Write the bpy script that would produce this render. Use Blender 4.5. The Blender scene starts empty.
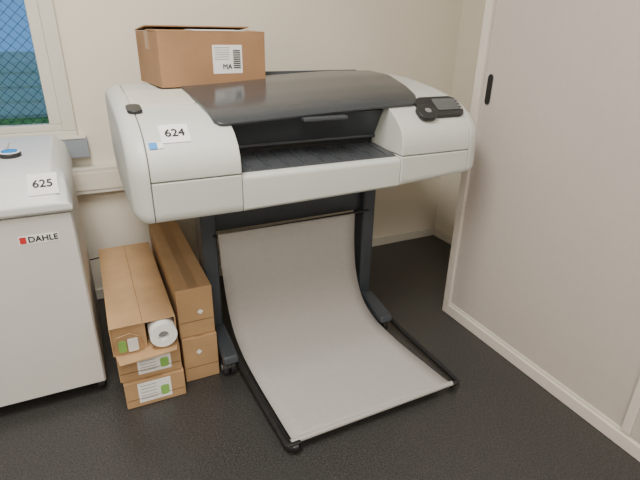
import bpy, bmesh, math
from mathutils import Vector, Matrix
scene=bpy.context.scene
COL=scene.collection

# ---------------- materials ----------------
def mat(name,col,rough=0.5,metal=0.0,noise=None,bump=None,spec=None,emis=None,coat=0):
    m=bpy.data.materials.new(name); m.use_nodes=True
    nt=m.node_tree; b=nt.nodes['Principled BSDF']
    b.inputs['Base Color'].default_value=(*col,1); b.inputs['Roughness'].default_value=rough
    b.inputs['Metallic'].default_value=metal
    if spec is not None: b.inputs['Specular IOR Level'].default_value=spec
    if coat: b.inputs['Coat Weight'].default_value=coat
    if emis:
        b.inputs['Emission Color'].default_value=(*emis[0],1); b.inputs['Emission Strength'].default_value=emis[1]
    tc=nt.nodes.new('ShaderNodeTexCoord')
    if noise:
        sc,amt=noise
        n=nt.nodes.new('ShaderNodeTexNoise'); n.inputs['Scale'].default_value=sc; n.inputs['Detail'].default_value=5
        nt.links.new(tc.outputs['Object'],n.inputs['Vector'])
        r=nt.nodes.new('ShaderNodeValToRGB')
        r.color_ramp.elements[0].position=0.3; r.color_ramp.elements[1].position=0.7
        r.color_ramp.elements[0].color=(*[c*(1-amt) for c in col],1)
        r.color_ramp.elements[1].color=(*[min(1,c*(1+amt)) for c in col],1)
        nt.links.new(n.outputs['Fac'],r.inputs['Fac']); nt.links.new(r.outputs['Color'],b.inputs['Base Color'])
    if bump:
        sc,st=bump
        n=nt.nodes.new('ShaderNodeTexNoise'); n.inputs['Scale'].default_value=sc; n.inputs['Detail'].default_value=3
        nt.links.new(tc.outputs['Object'],n.inputs['Vector'])
        bp=nt.nodes.new('ShaderNodeBump'); bp.inputs['Strength'].default_value=st; bp.inputs['Distance'].default_value=0.002
        nt.links.new(n.outputs['Fac'],bp.inputs['Height']); nt.links.new(bp.outputs['Normal'],b.inputs['Normal'])
    return m
M={}
M['wall']=mat('wall_paint',(0.81,0.755,0.645),0.85,noise=(3,0.02),bump=(120,0.25))
M['ceil']=mat('ceiling_paint',(0.8,0.79,0.75),0.9,noise=(4,0.02))
M['base']=mat('baseboard_paint',(0.70,0.67,0.59),0.6,noise=(6,0.02))
M['closet']=mat('closet_laminate',(0.54,0.485,0.45),0.5,noise=(40,0.02),bump=(200,0.15))
M['closetf']=mat('closet_frame',(0.70,0.645,0.585),0.5,noise=(20,0.02))
M['white']=mat('printer_plastic',(0.60,0.62,0.585),0.42,noise=(8,0.012))
M['white2']=mat('printer_plastic_cover',(0.66,0.64,0.56),0.45,noise=(8,0.015))
M['lid']=mat('lid_grey_gloss',(0.050,0.056,0.063),0.20,noise=(5,0.05))
M['rib']=mat('platen_grey',(0.055,0.06,0.066),0.4,noise=(5,0.05))
M['dgrey']=mat('charcoal_plastic',(0.055,0.062,0.072),0.36,noise=(9,0.06))
M['dark']=mat('dark_plastic',(0.02,0.021,0.023),0.4,noise=(9,0.1))
M['leg']=mat('stand_metal',(0.055,0.065,0.078),0.4,0.2,noise=(12,0.08))
M['black']=mat('black_tube',(0.013,0.013,0.014),0.4,noise=(20,0.1))
M['cloth']=mat('bin_fabric',(0.41,0.395,0.38),0.85,noise=(60,0.03),bump=(300,0.3))
M['card']=mat('cardboard',(0.45,0.285,0.145),0.8,noise=(7,0.12),bump=(60,0.35))
M['card2']=mat('cardboard_dark',(0.36,0.205,0.105),0.8,noise=(9,0.09),bump=(60,0.3))
M['cardin']=mat('cardboard_inner',(0.20,0.11,0.05),0.85,noise=(14,0.1))
M['tape']=mat('packing_tape',(0.36,0.22,0.11),0.3,noise=(10,0.05))
M['paper']=mat('label_paper',(0.88,0.88,0.88),0.7,noise=(30,0.01))
M['ink']=mat('ink_black',(0.01,0.01,0.01),0.6,noise=(30,0.1))
M['blue']=mat('sticker_blue',(0.02,0.25,0.65),0.5,noise=(30,0.05))
M['green']=mat('print_green',(0.25,0.5,0.12),0.6,noise=(30,0.1))
M['red']=mat('logo_red',(0.55,0.03,0.03),0.5,noise=(30,0.05))
M['shred']=mat('shredder_steel',(0.64,0.63,0.605),0.5,noise=(8,0.02))
M['shredtop']=mat('shredder_plastic',(0.66,0.68,0.675),0.35,noise=(8,0.015))
M['screen']=mat('lcd_screen',(0.10,0.11,0.11),0.15,noise=(8,0.05))
M['frame']=mat('window_frame_paint',(0.70,0.68,0.59),0.45,noise=(8,0.02))
M['sill']=mat('window_sill_grey',(0.30,0.34,0.38),0.5,noise=(8,0.03))
M['wheel']=mat('wheel_rubber',(0.03,0.03,0.032),0.5,noise=(15,0.1))
M['hub']=mat('wheel_hub_grey',(0.25,0.25,0.26),0.4,noise=(15,0.05))
M['metal']=mat('fence_metal',(0.04,0.05,0.06),0.5,0.6,noise=(15,0.1))
M['grass']=mat('grass',(0.30,0.42,0.08),0.95,noise=(6,0.5))
M['lamp']=mat('lamp_diffuser',(0.9,0.9,0.85),0.5,emis=((1,0.96,0.9),3.0))

def floor_mat():
    m=bpy.data.materials.new('vinyl_floor_speckled'); m.use_nodes=True
    nt=m.node_tree; b=nt.nodes['Principled BSDF']; b.inputs['Roughness'].default_value=0.34
    tc=nt.nodes.new('ShaderNodeTexCoord')
    n=nt.nodes.new('ShaderNodeTexNoise'); n.inputs['Scale'].default_value=170; n.inputs['Detail'].default_value=4
    r=nt.nodes.new('ShaderNodeValToRGB')
    r.color_ramp.elements[0].position=0.35; r.color_ramp.elements[0].color=(0.021,0.021,0.021,1)
    r.color_ramp.elements[1].position=0.64; r.color_ramp.elements[1].color=(0.058,0.056,0.053,1)
    v=nt.nodes.new('ShaderNodeTexVoronoi'); v.inputs['Scale'].default_value=120
    r2=nt.nodes.new('ShaderNodeValToRGB')
    r2.color_ramp.elements[0].position=0.08; r2.color_ramp.elements[0].color=(1,1,1,1)
    r2.color_ramp.elements[1].position=0.18; r2.color_ramp.elements[1].color=(0,0,0,1)
    mx=nt.nodes.new('ShaderNodeMixRGB'); mx.inputs['Color2'].default_value=(0.12,0.115,0.108,1)
    for a in (n,v): nt.links.new(tc.outputs['Object'],a.inputs['Vector'])
    nt.links.new(n.outputs['Fac'],r.inputs['Fac']); nt.links.new(v.outputs['Distance'],r2.inputs['Fac'])
    nt.links.new(r.outputs['Color'],mx.inputs['Color1']); nt.links.new(r2.outputs['Color'],mx.inputs['Fac'])
    nt.links.new(mx.outputs['Color'],b.inputs['Base Color'])
    bp=nt.nodes.new('ShaderNodeBump'); bp.inputs['Strength'].default_value=0.2; bp.inputs['Distance'].default_value=0.001
    nt.links.new(n.outputs['Fac'],bp.inputs['Height']); nt.links.new(bp.outputs['Normal'],b.inputs['Normal'])
    return m
M['floor']=floor_mat()

# ---------------- helpers ----------------
def empty(name,loc=(0,0,0)):
    e=bpy.data.objects.new(name,None); e.empty_display_size=0.1; COL.objects.link(e); e.location=loc; return e
def add(name,me,m,parent=None,bevel=0,seg=3,smooth=False,solid=0):
    o=bpy.data.objects.new(name,me); COL.objects.link(o)
    if m is not None: me.materials.append(M[m] if isinstance(m,str) else m)
    if parent is not None:
        o.parent=parent; o.matrix_parent_inverse=Matrix.Translation(-Vector(parent.location))
    if solid:
        md=o.modifiers.new('solid','SOLIDIFY'); md.thickness=solid; md.offset=0
    if bevel:
        md=o.modifiers.new('bevel','BEVEL'); md.width=bevel; md.segments=seg; md.limit_method='ANGLE'; md.angle_limit=math.radians(35)
        for p in me.polygons: p.use_smooth=True
        w=o.modifiers.new('wn','WEIGHTED_NORMAL'); w.keep_sharp=True
    elif smooth:
        for p in me.polygons: p.use_smooth=True
    return o
def boxes_mesh(name,lst):
    bm=bmesh.new()
    for (x0,x1,y0,y1,z0,z1) in lst:
        mt=Matrix.Translation(((x0+x1)/2,(y0+y1)/2,(z0+z1)/2))@Matrix.Diagonal((x1-x0,y1-y0,z1-z0,1))
        bmesh.ops.create_cube(bm,size=1,matrix=mt)
    me=bpy.data.meshes.new(name); bm.to_mesh(me); bm.free(); return me
def box(name,x0,x1,y0,y1,z0,z1,m,parent=None,bevel=0,seg=3):
    return add(name,boxes_mesh(name,[(x0,x1,y0,y1,z0,z1)]),m,parent,bevel,seg)
def loft_x(name,secs,m,parent=None,bevel=0,seg=3):
    bm=bmesh.new()
    R=[[bm.verts.new((x,y,z)) for y,z in pts] for x,pts in secs]
    n=len(R[0]); bm.faces.new(R[0]); bm.faces.new(R[-1][::-1])
    for A,B in zip(R,R[1:]):
        for i in range(n): bm.faces.new((A[i],B[i],B[(i+1)%n],A[(i+1)%n]))
    bmesh.ops.recalc_face_normals(bm,faces=bm.faces)
    me=bpy.data.meshes.new(name); bm.to_mesh(me); bm.free()
    return add(name,me,m,parent,bevel,seg)
def prof_x(name,pts,x0,x1,m,parent=None,bevel=0,seg=3):
    return loft_x(name,[(x0,pts),(x1,pts)],m,parent,bevel,seg)
def prism(name,pts,origin,xd,yd,depth,m,parent=None,bevel=0,seg=2):
    xd=Vector(xd).normalized(); yd=Vector(yd).normalized(); nd=xd.cross(yd); o=Vector(origin)
    bm=bmesh.new()
    a=[bm.verts.new(o+xd*p[0]+yd*p[1]) for p in pts]; b=[bm.verts.new(o+xd*p[0]+yd*p[1]+nd*depth) for p in pts]
    n=len(pts); bm.faces.new(a[::-1]); bm.faces.new(b)
    for i in range(n): bm.faces.new((a[i],a[(i+1)%n],b[(i+1)%n],b[i]))
    bmesh.ops.recalc_face_normals(bm,faces=bm.faces)
    me=bpy.data.meshes.new(name); bm.to_mesh(me); bm.free()
    return add(name,me,m,parent,bevel,seg)
def rrect(w,h,r,n=6):
    out=[]
    for cx,cy,a0 in ((w/2-r,h/2-r,0),(-w/2+r,h/2-r,90),(-w/2+r,-h/2+r,180),(w/2-r,-h/2+r,270)):
        for i in range(n+1):
            a=math.radians(a0+90*i/n); out.append((cx+r*math.cos(a),cy+r*math.sin(a)))
    return out
def spline(pts,n=8):
    out=[]; P=[Vector(p) for p in pts]
    for i in range(len(P)-1):
        p0=P[max(i-1,0)];p1=P[i];p2=P[i+1];p3=P[min(i+2,len(P)-1)]
        for k in range(n):
            t=k/n
            out.append(0.5*((2*p1)+(p2-p0)*t+(2*p0-5*p1+4*p2-p3)*t*t+(3*p1-p0-3*p2+p3)*t**3))
    out.append(P[-1]); return out
def tube(name,pts,r,m,parent=None,sm=False):
    cu=bpy.data.curves.new(name,'CURVE'); cu.dimensions='3D'; cu.bevel_depth=r; cu.bevel_resolution=4; cu.use_fill_caps=True
    if sm: pts=spline(pts)
    s=cu.splines.new('POLY'); s.points.add(len(pts)-1)
    for i,p in enumerate(pts): s.points[i].co=(*p,1)
    o=bpy.data.objects.new(name,cu); COL.objects.link(o)
    dg=bpy.context.evaluated_depsgraph_get(); me=bpy.data.meshes.new_from_object(o.evaluated_get(dg))
    bpy.data.objects.remove(o)
    me.materials.clear()
    return add(name,me,m,parent,smooth=True)
def cyl(name,p0,p1,r,m,parent=None,bevel=0,n=32):
    p0=Vector(p0);p1=Vector(p1);d=p1-p0
    bm=bmesh.new(); mt=Matrix.Translation((p0+p1)/2)@d.to_track_quat('Z','Y').to_matrix().to_4x4()
    bmesh.ops.create_cone(bm,cap_ends=True,segments=n,radius1=r,radius2=r,depth=d.length,matrix=mt)
    me=bpy.data.meshes.new(name); bm.to_mesh(me); bm.free()
    return add(name,me,m,parent,bevel if bevel else 0.0008)
def label(name,c,xd,yd,w,h,m,parent=None,t=0.0008,r=0.002):
    return prism(name,rrect(w,h,r,2),c,xd,yd,t,m,parent)
def text(name,s,c,xd,yd,size,m,parent=None,bold=0.0,off=0.002):
    xd=Vector(xd).normalized(); yd=Vector(yd).normalized(); nd=xd.cross(yd)
    cu=bpy.data.curves.new(name,'FONT'); cu.body=s; cu.size=size; cu.align_x='CENTER'; cu.align_y='CENTER'
    o=bpy.data.objects.new(name,cu); COL.objects.link(o)
    dg=bpy.context.evaluated_depsgraph_get(); src=bpy.data.meshes.new_from_object(o.evaluated_get(dg))
    bpy.data.objects.remove(o)
    bm=bmesh.new()
    shifts=[(0,0)] if not bold else [(-bold,0),(bold,0),(0,bold),(0,-bold)]
    for i,(a,b) in enumerate(shifts):
        c2=src.copy(); p=Vector(c)+xd*a+yd*b+nd*(off+0.00005*i)
        c2.transform(Matrix(((xd.x,yd.x,nd.x,p.x),(xd.y,yd.y,nd.y,p.y),(xd.z,yd.z,nd.z,p.z),(0,0,0,1))))
        bm.from_mesh(c2)
    me=bpy.data.meshes.new(name); bm.to_mesh(me); bm.free()
    me.materials.clear()
    return add(name,me,m,parent)

# ---------------- room shell ----------------
YB=2.38; XR=2.02; XL=-2.2; YF=-2.4; ZC=2.7
add('floor',boxes_mesh('floor',[(XL-0.15,XR+0.15,YF-0.15,YB+0.15,-0.1,0)]),'floor')
add('ceiling',boxes_mesh('ceiling',[(XL-0.15,XR+0.15,YF-0.15,YB+0.15,ZC,ZC+0.1)]),'ceil')
WX0,WX1,WZ0,WZ1=-1.45,-0.045,0.82,2.25
add('wall_back',boxes_mesh('wall_back',[(XL-0.15,WX0,YB,YB+0.15,0,ZC),(WX1,XR+0.15,YB,YB+0.15,0,ZC),(WX0,WX1,YB,YB+0.15,0,WZ0),(WX0,WX1,YB,YB+0.15,WZ1,ZC)]),'wall')
box('wall_right',XR,XR+0.15,YF,YB,0,ZC,'wall')
box('wall_left',XL-0.15,XL,YF,YB,0,ZC,'wall')
box('wall_front',XL-0.15,XR+0.15,YF-0.15,YF,0,ZC,'wall')
box('baseboard_back',XL,XR,YB-0.012,YB,0,0.055,'base',bevel=0.003)
box('baseboard_right',XR-0.012,XR,1.60,YB-0.012,0,0.055,'base',bevel=0.003)
tr=empty('cable_trunking',(0.0,YB,0.62))
box('duct',XL,0.9,YB-0.05,YB-0.001,0.565,0.685,'base',tr,0.004)
box('duct_cover',XL,0.9,YB-0.054,YB-0.05,0.585,0.665,'wall',tr,0.001)
# window
w=empty('window_1',(-0.78,YB,0.82))
fy0,fy1=YB-0.025,YB+0.05
f1,f2=0.055,0.100
box('frame_bottom',WX0,WX1,fy0,fy1,WZ0,WZ0+0.03,'frame',w,0.004)
box('frame_top',WX0,WX1,fy0,fy1,WZ1-f1,WZ1,'frame',w,0.004)
box('frame_right',WX1-f1,WX1,fy0,fy1,WZ0+0.03,WZ1-f1,'frame',w,0.004)
box('frame_left',WX0,WX0+f1,fy0,fy1,WZ0+0.03,WZ1-f1,'frame',w,0.004)
box('sash_bottom',WX0+f1,WX1-f1,fy0+0.012,fy1-0.01,WZ0+0.03,WZ0+0.058,'frame',w,0.004)
box('sash_top',WX0+f1,WX1-f1,fy0+0.012,fy1-0.01,WZ1-f2,WZ1-f1,'frame',w,0.004)
box('sash_right',WX1-f2,WX1-f1,fy0+0.012,fy1-0.01,WZ0+0.058,WZ1-f2,'frame',w,0.004)
box('sash_left',WX0+f1,WX0+f2,fy0+0.012,fy1-0.01,WZ0+0.058,WZ1-f2,'frame',w,0.004)
g=bpy.data.materials.new('window_glass'); g.use_nodes=True
gb=g.node_tree.nodes['Principled BSDF']; gb.inputs['Base Color'].default_value=(0.95,0.97,1,1); gb.inputs['Roughness'].default_value=0.0
gb.inputs['Transmission Weight'].default_value=1; gb.inputs['IOR'].default_value=1.1
box('glass',WX0+f2-0.01,WX1-f2+0.01,YB+0.01,YB+0.016,WZ0+0.05,WZ1-f2+0.01,g,w)
box('sill_board',WX0-0.02,WX1+0.035,YB-0.055,YB-0.001,WZ0-0.085,WZ0-0.002,'sill',w,0.004)
box('sill_top_plate',WX0-0.02,WX1+0.030,YB-0.058,YB-0.001,WZ0-0.002,WZ0+0.006,'frame',w,0.003)
# outside
box('ground_outside',-9,6,YB+0.2,11,-0.25,-0.15,'grass')
fac=empty('slatted_building_facade',(-3,9,0))
fm=mat('facade_grey',(0.95,0.86,0.72),0.8,noise=(5,0.06))
box('facade_core',-9,5,9.2,9.4,-0.15,0.85,fm,fac)
add('slats',boxes_mesh('slats',[(-9,5,9.16,9.2,z*0.22-0.1,z*0.22+0.06) for z in range(0,4)]),fm,fac)
fe=empty('chain_link_fence',(-1.5,4.2,0))
bm=bmesh.new()
def wire(bm,p,q,r):
    p=Vector(p);q=Vector(q);d=q-p
    mt=Matrix.Translation((p+q)/2)@d.to_track_quat('Z','Y').to_matrix().to_4x4()
    bmesh.ops.create_cone(bm,cap_ends=False,segments=4,radius1=r,radius2=r,depth=d.length,matrix=mt)
fx0,fx1,fh=-5.0,0.6,2.2
s=0.07
k=fx0-fh
while k<fx1:
    a0=max(k,fx0); a1=min(k+fh,fx1)
    if a1>a0:
        wire(bm,(a0,4.2,a0-k-0.15),(a1,4.2,a1-k-0.15),0.0014)
        wire(bm,(a0,4.2,fh-(a0-k)-0.15),(a1,4.2,fh-(a1-k)-0.15),0.0014)
    k+=s
me=bpy.data.meshes.new('mesh_wires'); bm.to_mesh(me); bm.free(); add('mesh_wires',me,'metal',fe)
for i,x in enumerate((-5,-3,-1.75,0.6)): cyl('post_%d'%i,(x,4.23,-0.16),(x,4.23,2.15),0.025,'metal',fe)

# ---------------- closet ----------------
XC=1.452; YE=1.58
cl=empty('sliding_door_closet',(1.74,0,0))
box('carcass',XC+0.03,XR-0.002,-1.6,YE,0.0,ZC-0.002,'closetf',cl)
box('end_post',XC,XC+0.03,YE-0.040,YE,0.0,ZC-0.002,'closetf',cl,0.002)
box('plinth',XC,XC+0.03,-1.6,YE-0.040,0.0,0.050,'closetf',cl,0.003)
box('bottom_track',XC+0.008,XC+0.03,-1.6,YE-0.040,0.050,0.062,'base',cl,0.001)
box('door_panel_front',XC+0.014,XC+0.028,0.655,YE-0.042,0.063,ZC-0.06,'closet',cl,0.002)
box('door_panel_edge',XC+0.001,XC+0.016,0.625,0.655,0.063,ZC-0.06,'closetf',cl,0.002)
box('door_panel_near',XC+0.004,XC+0.026,-1.6,0.625,0.063,ZC-0.06,'closet',cl,0.002)
box('top_track',XC,XC+0.03,-1.6,YE-0.040,ZC-0.058,ZC-0.002,'closetf',cl,0.003)
prism('recessed_pull_ring',rrect(0.032,0.121,0.016),(XC+0.0140,1.505,1.065),(0,-1,0),(0,0,1),0.001,'hub',cl)
prism('recessed_pull',rrect(0.026,0.115,0.013),(XC+0.0135,1.505,1.065),(0,-1,0),(0,0,1),0.002,'ink',cl)

# ---------------- plotter ----------------
pr=empty('large_format_printer',(0.73,1.74,0))
top=[(1.360,0.873),(1.360,0.900),(1.366,0.928),(1.382,0.957),(1.412,0.985),(1.455,1.007),(1.52,1.026),(1.62,1.042),(1.82,1.062),(2.02,1.070),(2.07,1.066),(2.105,1.045),(2.12,1.0),(2.12,0.93),(2.115,0.873)]
topr=[(1.362,0.873),(1.362,0.905),(1.368,0.937),(1.384,0.965),(1.416,0.994),(1.462,1.020),(1.53,1.045),(1.63,1.066),(1.82,1.088),(2.00,1.092),(2.06,1.086),(2.105,1.062),(2.12,1.01),(2.12,0.93),(2.115,0.873)]
bot=[(2.115,0.870),(2.10,0.82),(2.06,0.775),(1.98,0.738),(1.85,0.724),(1.55,0.730),(1.39,0.744),(1.368,0.752),(1.361,0.765),(1.360,0.78),(1.360,0.870)]
botr=[(y,z+0.016*(0.870-z)/0.126) for y,z in bot]
botr2=[(y,z+0.036*(0.870-z)/0.126) for y,z in bot]
def shr(p,f,g_,cy=1.74,cz=0.91):
    return [(cy+(y-cy)*f,cz+(z_-cz)*g_) for y,z_ in p]
def zat(prof,y):
    pts=[p for p in prof if p[1]>0.95]
    for (a,za),(b,zb) in zip(pts,pts[1:]):
        if a<=y<=b and b>a: return za+(zb-za)*(y-a)/(b-a)
    return pts[0][1] if y<pts[0][0] else 1.07
prof_x('left_module_upper',top,0.135,0.396,'white',pr,0.004)
prof_x('left_module_lower',bot,0.135,0.396,'white',pr,0.004)
full=top+bot[1:-1]
loft_x('left_end_cap',[(0.078,shr(full,0.88,0.80)),(0.084,shr(full,0.93,0.88)),(0.098,shr(full,0.975,0.955)),(0.118,full),(0.133,full)],'white',pr,0.003,2)
prof_x('right_module_upper',topr,0.974,1.270,'white',pr,0.004)
loft_x('right_module_lower',[(0.974,botr),(1.270,botr2)],'white',pr,0.004)
fullr=topr+botr2[1:-1]
loft_x('right_end_cap',[(1.272,fullr),(1.295,shr(fullr,0.995,0.985)),(1.315,shr(fullr,0.965,0.94)),(1.330,shr(fullr,0.92,0.86)),(1.338,shr(fullr,0.86,0.76))],'white',pr,0.003,2)
prof_x('centre_chassis',[(1.57,0.750),(1.57,0.885),(1.60,1.03),(2.08,1.05),(2.10,0.9),(2.06,0.80),(1.98,0.750)],0.39,0.98,'dark',pr)
fp=[(1.372,0.750),(1.364,0.758),(1.364,0.850),(1.370,0.861),(1.385,0.866),(1.41,0.866),(1.41,0.750)]
fpr=[(1.372,0.762),(1.364,0.770),(1.364,0.850),(1.370,0.861),(1.385,0.866),(1.41,0.866),(1.41,0.762)]
loft_x('front_panel',[(0.398,fp),(0.972,fpr)],'white',pr,0.002)
prof_x('underside',[(1.41,0.764),(1.41,0.79),(1.57,0.79),(1.57,0.750)],0.397,0.973,'white',pr)
prof_x('output_platen',[(1.395,0.80),(1.395,0.868),(1.42,0.874),(1.50,0.880),(1.568,0.884),(1.568,0.80)],0.397,0.973,'rib',pr,0.002)
for i in range(9):
    x=0.43+i*0.063
    prof_x('platen_rib_%d'%i,[(1.40,0.866),(1.405,0.872),(1.43,0.878),(1.50,0.8835),(1.56,0.8875),(1.56,0.87),(1.41,0.86)],x,x+0.016,'lid',pr,0.002)
prof_x('print_window',[(1.50,1.012),(1.555,0.912),(1.568,0.912),(1.60,1.03)],0.397,0.973,'dgrey',pr,0.002)
box('window_lower_lip',0.397,0.973,1.545,1.570,0.905,0.917,'lid',pr,0.003)
box('media_slot',0.40,0.968,1.565,1.575,0.885,0.905,'ink',pr)
def lidmesh():
    bm=bmesh.new(); nx,ny=60,16; grid=[]
    for i in range(nx+1):
        u=i/nx; row=[]
        for j in range(ny+1):
            v=j/ny
            xa=0.345-0.018*min(1,v*1.6); xb=1.130+0.070*min(1,v*1.6); x=xa+(xb-xa)*u
            yf=1.436+0.030*u+(0.07*max(0,(u-0.93)/0.07)**2)+(0.018*max(0,(0.03-u)/0.03)**2)
            y=yf+(2.02-yf)*v
            zl=zat(top,y); zr=zat(topr,y); t=u*u*(3-2*u)
            zz=zl+(zr-zl)*min(1,t*1.1)+0.0125+0.003*math.sin(math.pi*u)
            row.append(bm.verts.new((x,y,zz)))
        grid.append(row)
    for i in range(nx):
        for j in range(ny): bm.faces.new((grid[i][j],grid[i+1][j],grid[i+1][j+1],grid[i][j+1]))
    me=bpy.data.meshes.new('lid'); bm.to_mesh(me); bm.free(); return me
o=add('lid',lidmesh(),'lid',pr,smooth=True)
md=o.modifiers.new('s','SOLIDIFY'); md.thickness=0.011; md.offset=-1
md=o.modifiers.new('b','BEVEL'); md.width=0.004; md.segments=3; md.limit_method='ANGLE'; md.angle_limit=math.radians(40)
box('lid_support',0.40,0.97,1.62,2.02,1.02,1.040,'dark',pr)
box('lid_handle',0.630,0.790,1.428,1.458,1.000,1.013,'dgrey',pr,0.004)
prof_x('rear_roll_cover',[(2.022,1.0),(2.022,1.085),(2.04,1.105),(2.08,1.102),(2.11,1.07),(2.12,1.0)],0.40,1.16,'dgrey',pr,0.004)
sl=Vector((0,0.20,0.02)).normalized()
prism('ink_cover',rrect(0.20,0.215,0.012),(0.232,1.735,1.0495),(1,0,0),sl,0.009,'white2',pr,0.002)
prism('round_button',rrect(0.044,0.09,0.018),(0.136,1.60,1.037),(1,0,0),sl,0.010,'dark',pr,0.003)
label('number_label',(0.222,1.425,0.9945),(1,0.0,0),(0,0.80,0.60),0.082,0.068,'paper',pr)
text('number_text','624',(0.222,1.425,0.9945),(1,0,0),(0,0.80,0.60),0.038,'ink',pr,0.0010)
label('blue_sticker',(0.155,1.393,0.9700),(1,0,0),(0,0.75,0.66),0.022,0.022,'blue',pr)
label('white_sticker',(0.175,1.393,0.9700),(1,0,0),(0,0.75,0.66),0.014,0.020,'paper',pr)
cu_=Vector((0,0.84,0.54)).normalized()
prism('control_panel',rrect(0.190,0.105,0.034),(1.180,1.452,1.012),(1,0.0,0),cu_,0.016,'dark',pr,0.005)
prism('lcd',rrect(0.100,0.060,0.004),(1.207,1.4470,1.0285),(1,0,0),cu_,0.0014,'screen',pr)
prism('key_pad',rrect(0.074,0.072,0.028),(1.100,1.422,0.999),(1,0,0),cu_,0.019,'dark',pr,0.005)
prism('key_centre',rrect(0.024,0.022,0.010),(1.105,1.4135,1.0165),(1,0,0),cu_,0.001,'hub',pr)
for i in range(4): prism('side_key_%d'%i,rrect(0.012,0.008,0.003),(1.263,1.424+i*0.013,1.0145+i*0.0084),(1,0,0),cu_,0.0012,'hub',pr)
# stand
LX,RX=0.358,1.070
for nm,x in (('left',LX),('right',RX)):
    box('leg_'+nm,x-0.034,x+0.027,1.70,1.80,0.09,0.735,'leg',pr,0.012)
    prof_x('foot_'+nm,[(1.50,0.075),(1.51,0.105),(1.68,0.135),(1.82,0.135),(2.04,0.105),(2.05,0.075)],x-0.028,x+0.030,'leg',pr,0.008)
    box('leg_bracket_'+nm,x-0.04,x+0.04,1.66,1.86,0.70,0.737,'leg',pr,0.006)
    for j,y in enumerate((1.555,1.995)):
        box('caster_fork_%s_%d'%(nm,j),x-0.022,x+0.022,y-0.02,y+0.02,0.045,0.078,'dark',pr,0.006)
        cyl('caster_wheel_%s_%da'%(nm,j),(x-0.026,y,0.031),(x-0.004,y,0.031),0.031,'wheel',pr,0.004)
        cyl('caster_wheel_%s_%db'%(nm,j),(x+0.004,y,0.031),(x+0.026,y,0.031),0.031,'wheel',pr,0.004)
        cyl('caster_hub_%s_%d'%(nm,j),(x-0.028,y,0.031),(x+0.028,y,0.031),0.012,'hub',pr,0.001)
box('cross_brace',LX,RX,1.735,1.785,0.54,0.70,'leg',pr,0.006)
# fabric bin
tube('bin_top_rod',[(LX+0.01,1.70,0.535),(RX-0.01,1.70,0.545)],0.006,'black',pr)
prf=spline([(0,1.690,0.545),(0,1.697,0.40),(0,1.690,0.26),(0,1.645,0.14),(0,1.55,0.075),(0,1.40,0.052),(0,1.25,0.046),(0,1.090,0.046)],6)
bm=bmesh.new(); rows=[]
N=len(prf)
for i,p in enumerate(prf):
    t=i/(N-1); x0=0.384+0.056*t; x1=0.985+0.110*t**1.3; row=[]
    for j in range(13):
        s_=j/12; sag=-0.006*math.sin(math.pi*s_)*math.sin(math.pi*t)
        row.append(bm.verts.new((x0+(x1-x0)*s_,p.y,p.z+sag)))
    rows.append(row)
for i in range(N-1):
    for j in range(12): bm.faces.new((rows[i][j],rows[i][j+1],rows[i+1][j+1],rows[i+1][j]))
me=bpy.data.meshes.new('bin_fabric'); bm.to_mesh(me); bm.free()
add('bin_fabric',me,'cloth',pr,smooth=True,solid=0.003)
tube('bin_front_rod',[(0.435,1.083,0.040),(1.105,1.093,0.040)],0.009,'cloth',pr)
tube('bin_side_tube_left',spline([(LX+0.03,1.72,0.115),(0.386,1.60,0.075),(0.398,1.45,0.05),(0.420,1.13,0.030),(0.428,1.078,0.030),(0.453,1.066,0.030)]),0.011,'black',pr)
tube('bin_side_tube_right',spline([(RX+0.035,1.74,0.115),(1.110,1.60,0.075),(1.122,1.45,0.05),(1.143,1.150,0.030),(1.137,1.103,0.030),(1.10,1.093,0.030)]),0.011,'black',pr)
box('bin_corner_left',0.426,0.466,1.064,1.086,0.014,0.046,'black',pr,0.005)

# ---------------- cardboard box on top ----------------
BW,BD,BH=0.412,0.28,0.184
T=0.006
x0,x1,y0,y1,z0,z1=0.262,0.262+BW,1.846,1.846+BD,1.072,1.072+BH
cb=empty('cardboard_box',(x0,y0,z0))
box('front_wall',x0,x1,y0,y0+T,z0,z1,'card2',cb,0.001)
box('back_wall',x0,x1,y1-T,y1,z0,z1,'card2',cb,0.001)
box('left_wall',x0,x0+T,y0+T,y1-T,z0,z1,'card2',cb,0.001)
box('right_wall',x1-T,x1,y0+T,y1-T,z0,z1,'card2',cb,0.001)
box('bottom_panel',x0+T,x1-T,y0+T,y1-T,z0,z0+T,'card2',cb)
prism('top_flap_front',[(0,0),(BW,0),(BW,0.139),(0,0.139)],(x0,y0,z1),(1,0,0),(0,0.998,0.02),0.004,'card2',cb)
prism('top_flap_back',[(0,0),(BW,0),(BW,0.145),(0,0.145)],(x0,y1-0.143,z1+0.017),(1,0,0),(0,0.99,-0.11),0.004,'card2',cb)
box('tape_strip',x1-0.002,x1+0.0006,y0+0.11,y0+0.16,z1-0.06,z1,'tape',cb)
box('tape_strip_left',x0-0.0006,x0+0.002,y0+0.11,y0+0.16,z1-0.06,z1,'tape',cb)
label('shipping_label',(x0+0.255,y0,z0+0.092),(1,0,0),(0,0,1),0.118,0.100,'paper',cb)
text('label_text','MA',(x0+0.252,y0,z0+0.066),(1,0,0),(0,0,1),0.026,'ink',cb,0.0005)
add('barcode',boxes_mesh('barcode',[(x0+0.277,x0+0.306,y0-0.002,y0-0.001,z0+0.060+i*0.0075,z0+0.060+i*0.0075+0.004) for i in range(9)]),'ink',cb)
add('address_lines',boxes_mesh('address_lines',[(x0+0.203,x0+0.262,y0-0.0015,y0-0.0008,z0+0.092+i*0.008,z0+0.0938+i*0.008) for i in range(6)]),'hub',cb)
label('paper_on_top',(x0+0.24,y0+0.072,z1+0.0065),(1,0,0),(0,1,0.02),0.20,0.11,'paper',cb)
cb.rotation_euler=(0,0,math.radians(8))

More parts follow.
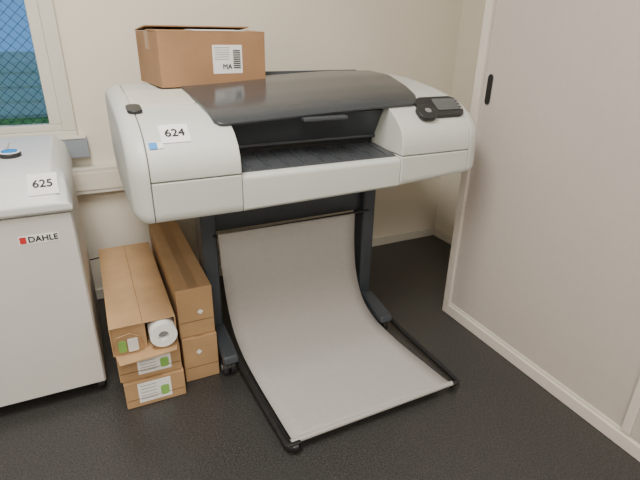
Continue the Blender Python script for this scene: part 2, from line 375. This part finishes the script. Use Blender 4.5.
# ---------------- long roll cartons ----------------
def carton(x0,x1,z0,z1,y0,y1,parts,open_=False,rot=0):
    c=empty('plotter_paper_roll_carton',((x0+x1)/2,(y0+y1)/2,z0))
    if not open_:
        box('carton_body',x0,x1,y0,y1,z0,z1,'card',c,0.004)
        box('end_flap_seam',x0+0.004,x1-0.004,y0-0.001,y0+0.001,z0+(z1-z0)*0.32-0.0012,z0+(z1-z0)*0.32+0.0012,'cardin',c)
        box('top_tape',x0+(x1-x0)*0.36,x0+(x1-x0)*0.64,y0+0.002,y1-0.002,z1-0.0005,z1+0.0005,'tape',c)
    else:
        t=0.004
        box('carton_top',x0,x1,y0,y1,z1-t,z1,'card',c,0.001); box('carton_bottom',x0,x1,y0,y1,z0,z0+t,'card',c,0.001)
        box('carton_left',x0,x0+t,y0,y1,z0+t,z1-t,'card',c); box('carton_right',x1-t,x1,y0,y1,z0+t,z1-t,'card',c)
        box('carton_end',x0+t,x1-t,y1-t,y1,z0+t,z1-t,'cardin',c)
        box('inner_spacer',x0+t,x0+0.115,y0+0.01,y0+0.02,z0+t,z1-t,'card',c)
        box('top_seam',(x0+x1)/2-0.001,(x0+x1)/2+0.001,y0,y1,z1,z1+0.0006,'cardin',c)
    for p in parts: p(c)
    c.rotation_euler=(0,0,math.radians(rot))
    return c
def lab(cx,cz,y,w,h):
    def f(c):
        label('carton_label',(cx,y,cz),(1,0,0),(0,0,1),w,h,'paper',c)
        label('green_print',(cx+w*0.30,y-0.001,cz-h*0.12),(1,0,0),(0,0,1),w*0.26,h*0.5,'green',c,0.0004,0.008)
        add('label_lines',boxes_mesh('label_lines',[(cx-w*0.42,cx+w*0.05,y-0.0014,y-0.0008,cz-h*0.35+i*h*0.17,cz-h*0.35+i*h*0.17+0.002) for i in range(5)]),'hub',c)
    return f
carton(-0.032,0.178,0.000,0.112,1.498,2.20,[lab(0.07,0.060,1.498,0.115,0.085)])
carton(-0.036,0.178,0.113,0.225,1.510,2.22,[lab(0.085,0.172,1.510,0.115,0.080)],rot=-0.6)
def roll(c):
    bm=bmesh.new(); y0,y1=1.487,2.15; cx,cz=0.124,0.287; ro,ri=0.046,0.018
    n=40; R=[]
    for (y,r) in ((y0,ri),(y0,ro),(y1,ro),(y1,ri)):
        R.append([bm.verts.new((cx+r*math.cos(2*math.pi*i/n),y,cz+r*math.sin(2*math.pi*i/n))) for i in range(n)])
    for a in range(4):
        A=R[a];B_=R[(a+1)%4]
        for i in range(n): bm.faces.new((A[i],A[(i+1)%n],B_[(i+1)%n],B_[i]))
    bmesh.ops.recalc_face_normals(bm,faces=bm.faces)
    me=bpy.data.meshes.new('paper_roll'); bm.to_mesh(me); bm.free(); add('paper_roll',me,'paper',c)
    cyl('roll_core_plug',(cx,y0+0.02,cz),(cx,y0+0.2,cz),ri,'hub',c)
def flaps(c):
    prism('open_flap_bottom',[(0,0),(0.21,0),(0.20,0.045),(0.12,0.052),(0.01,0.060)],(-0.040,1.515,0.232),(1,0,0),(0,-0.93,-0.05),0.004,'card',c)
    prism('torn_flap',[(0,0),(0.10,0),(0.09,0.06),(0.06,0.085),(0.015,0.075)],(-0.042,1.512,0.240),(1,0,0),(0,-0.20,1),0.003,'card',c)
    label('green_print',(-0.012,1.4985,0.272),(1,0,0),(0,-0.20,1),0.026,0.055,'green',c,0.001,0.01)
    label('white_print',(0.022,1.4985,0.272),(1,0,0),(0,-0.20,1),0.034,0.060,'paper',c,0.001,0.004)
carton(-0.046,0.172,0.226,0.340,1.515,2.21,[roll,flaps],True,rot=0.0)
def dia(cx,cz,y):
    def f(c): label('diamond_sticker',(cx,y,cz),(1,0,1),(-1,0,1),0.016,0.016,'paper',c)
    return f
carton(0.190,0.322,0.000,0.198,1.560,2.25,[dia(0.25,0.13,1.560)])
carton(0.188,0.320,0.199,0.402,1.570,2.28,[dia(0.27,0.30,1.570)])

# ---------------- shredder ----------------
sh=empty('paper_shredder',(-0.35,1.9,0))
sx0,sx1=-0.64,-0.088
box('cabinet',sx0,sx1,1.64,2.20,0.045,0.733,'shred',sh,0.006)
box('cabinet_door',sx0+0.004,sx1-0.004,1.628,1.640,0.055,0.728,'shred',sh,0.003)
tc_=[(1.622,0.735),(1.612,0.742),(1.612,0.768),(1.626,0.780),(1.690,0.838),(1.715,0.853),(1.76,0.864),(1.85,0.869),(2.15,0.872),(2.20,0.868),(2.225,0.845),(2.225,0.735)]
tl=[(y,0.735+(z_-0.735)*0.30) if z_>0.768 else (y,z_*0.6+0.4*0.745 if z_>0.75 else z_) for y,z_ in tc_]
tm=[(y,0.735+(z_-0.735)*0.72) if z_>0.768 else (y,z_) for y,z_ in tc_]
loft_x('top_cover',[(sx0-0.006,tl),(sx0+0.006,tm),(sx0+0.045,tc_),(sx1-0.042,tc_),(sx1-0.006,tm),(sx1+0.006,tl)],'shredtop',sh,0.006,3)
prism('feed_hump',rrect(0.36,0.20,0.03),(-0.445,1.99,0.868),(1,0,0),(0,1,0),0.016,'shredtop',sh,0.006)
prism('feed_slot',rrect(0.30,0.016,0.007),(-0.445,1.97,0.884),(1,0,0),(0,1,0),0.0015,'ink',sh)
cyl('control_dial_base',(-0.248,1.86,0.868),(-0.248,1.86,0.882),0.034,'dark',sh,0.004)
cyl('control_dial_ring',(-0.248,1.86,0.882),(-0.248,1.86,0.885),0.030,'paper',sh,0.001)
cyl('control_dial',(-0.248,1.86,0.884),(-0.248,1.86,0.889),0.024,'blue',sh,0.001)
lu=Vector((0,0.741,0.671))
label('number_label',(-0.155,1.6655,0.8185),(1,0,0),lu,0.084,0.078,'paper',sh)
text('number_text','625',(-0.155,1.6655,0.8185),(1,0,0),lu,0.038,'ink',sh,0.0010)
label('logo_badge',(-0.195,1.628,0.655),(1,0,0),(0,0,1),0.112,0.030,'paper',sh)
label('logo_mark',(-0.239,1.627,0.655),(1,0,0),(0,0,1),0.018,0.022,'red',sh)
text('logo_text','DAHLE',(-0.183,1.6275,0.655),(1,0,0),(0,0,1),0.027,'ink',sh,0.0007)
for i,(x,y) in enumerate(((sx0+0.05,1.69),(sx1-0.02,1.68),(sx0+0.05,2.15),(sx1-0.05,2.15))):
    cyl('caster_%d'%i,(x-0.012,y,0.022),(x+0.012,y,0.022),0.022,'wheel',sh,0.003)
    box('caster_mount_%d'%i,x-0.015,x+0.015,y-0.015,y+0.015,0.03,0.046,'dark',sh)
pc=empty('power_cable',(0,2.2,0))
tube('cable',[(-0.15,2.24,0.28),(-0.06,2.26,0.275),(0.0,2.30,0.27),(0.03,2.33,0.20),(0.0,2.31,0.08),(-0.02,2.30,0.006)],0.003,'black',pc,True)

# ---------------- ceiling lamps ----------------
def lamp(x,y,e):
    l=empty('ceiling_panel_lamp',(x,y,ZC))
    box('lamp_housing',x-0.32,x+0.32,y-0.62,y+0.62,ZC-0.045,ZC-0.001,'base',l,0.004)
    box('diffuser',x-0.29,x+0.29,y-0.59,y+0.59,ZC-0.052,ZC-0.046,'lamp',l)
    ld=bpy.data.lights.new('lamp_light','AREA'); ld.shape='RECTANGLE'; ld.size=0.58; ld.size_y=1.18; ld.energy=e; ld.color=(1,0.95,0.88)
    o=bpy.data.objects.new('lamp_light',ld); COL.objects.link(o); o.location=(x,y,ZC-0.07)
    o.parent=l; o.matrix_parent_inverse=Matrix.Translation(-Vector(l.location))
lamp(-0.1,0.75,61)
lamp(-0.5,-1.4,66)

# world: dusk sky
wd=bpy.data.worlds.new('dusk'); scene.world=wd; wd.use_nodes=True
bg=wd.node_tree.nodes['Background']; bg.inputs['Color'].default_value=(0.14,0.36,0.72,1); bg.inputs['Strength'].default_value=1.05

# ---------------- camera ----------------
H=1.28; F=480.0; pitch=math.radians(23.9); yaw=math.radians(25.9); roll_=0.0194
h=Vector((math.sin(yaw),math.cos(yaw),0)); r=Vector((math.cos(yaw),-math.sin(yaw),0)); z=Vector((0,0,1))
Fw=h*math.cos(pitch)-z*math.sin(pitch); U=h*math.sin(pitch)+z*math.cos(pitch)
X=r*math.cos(roll_)+U*math.sin(roll_); Y=U*math.cos(roll_)-r*math.sin(roll_); Z=-Fw
cd=bpy.data.cameras.new('camera'); cam=bpy.data.objects.new('camera',cd); COL.objects.link(cam)
cam.matrix_world=Matrix(((X.x,Y.x,Z.x,0),(X.y,Y.y,Z.y,0),(X.z,Y.z,Z.z,H),(0,0,0,1)))
cd.sensor_width=36; cd.lens=F/640*36; cd.clip_start=0.02
scene.camera=cam
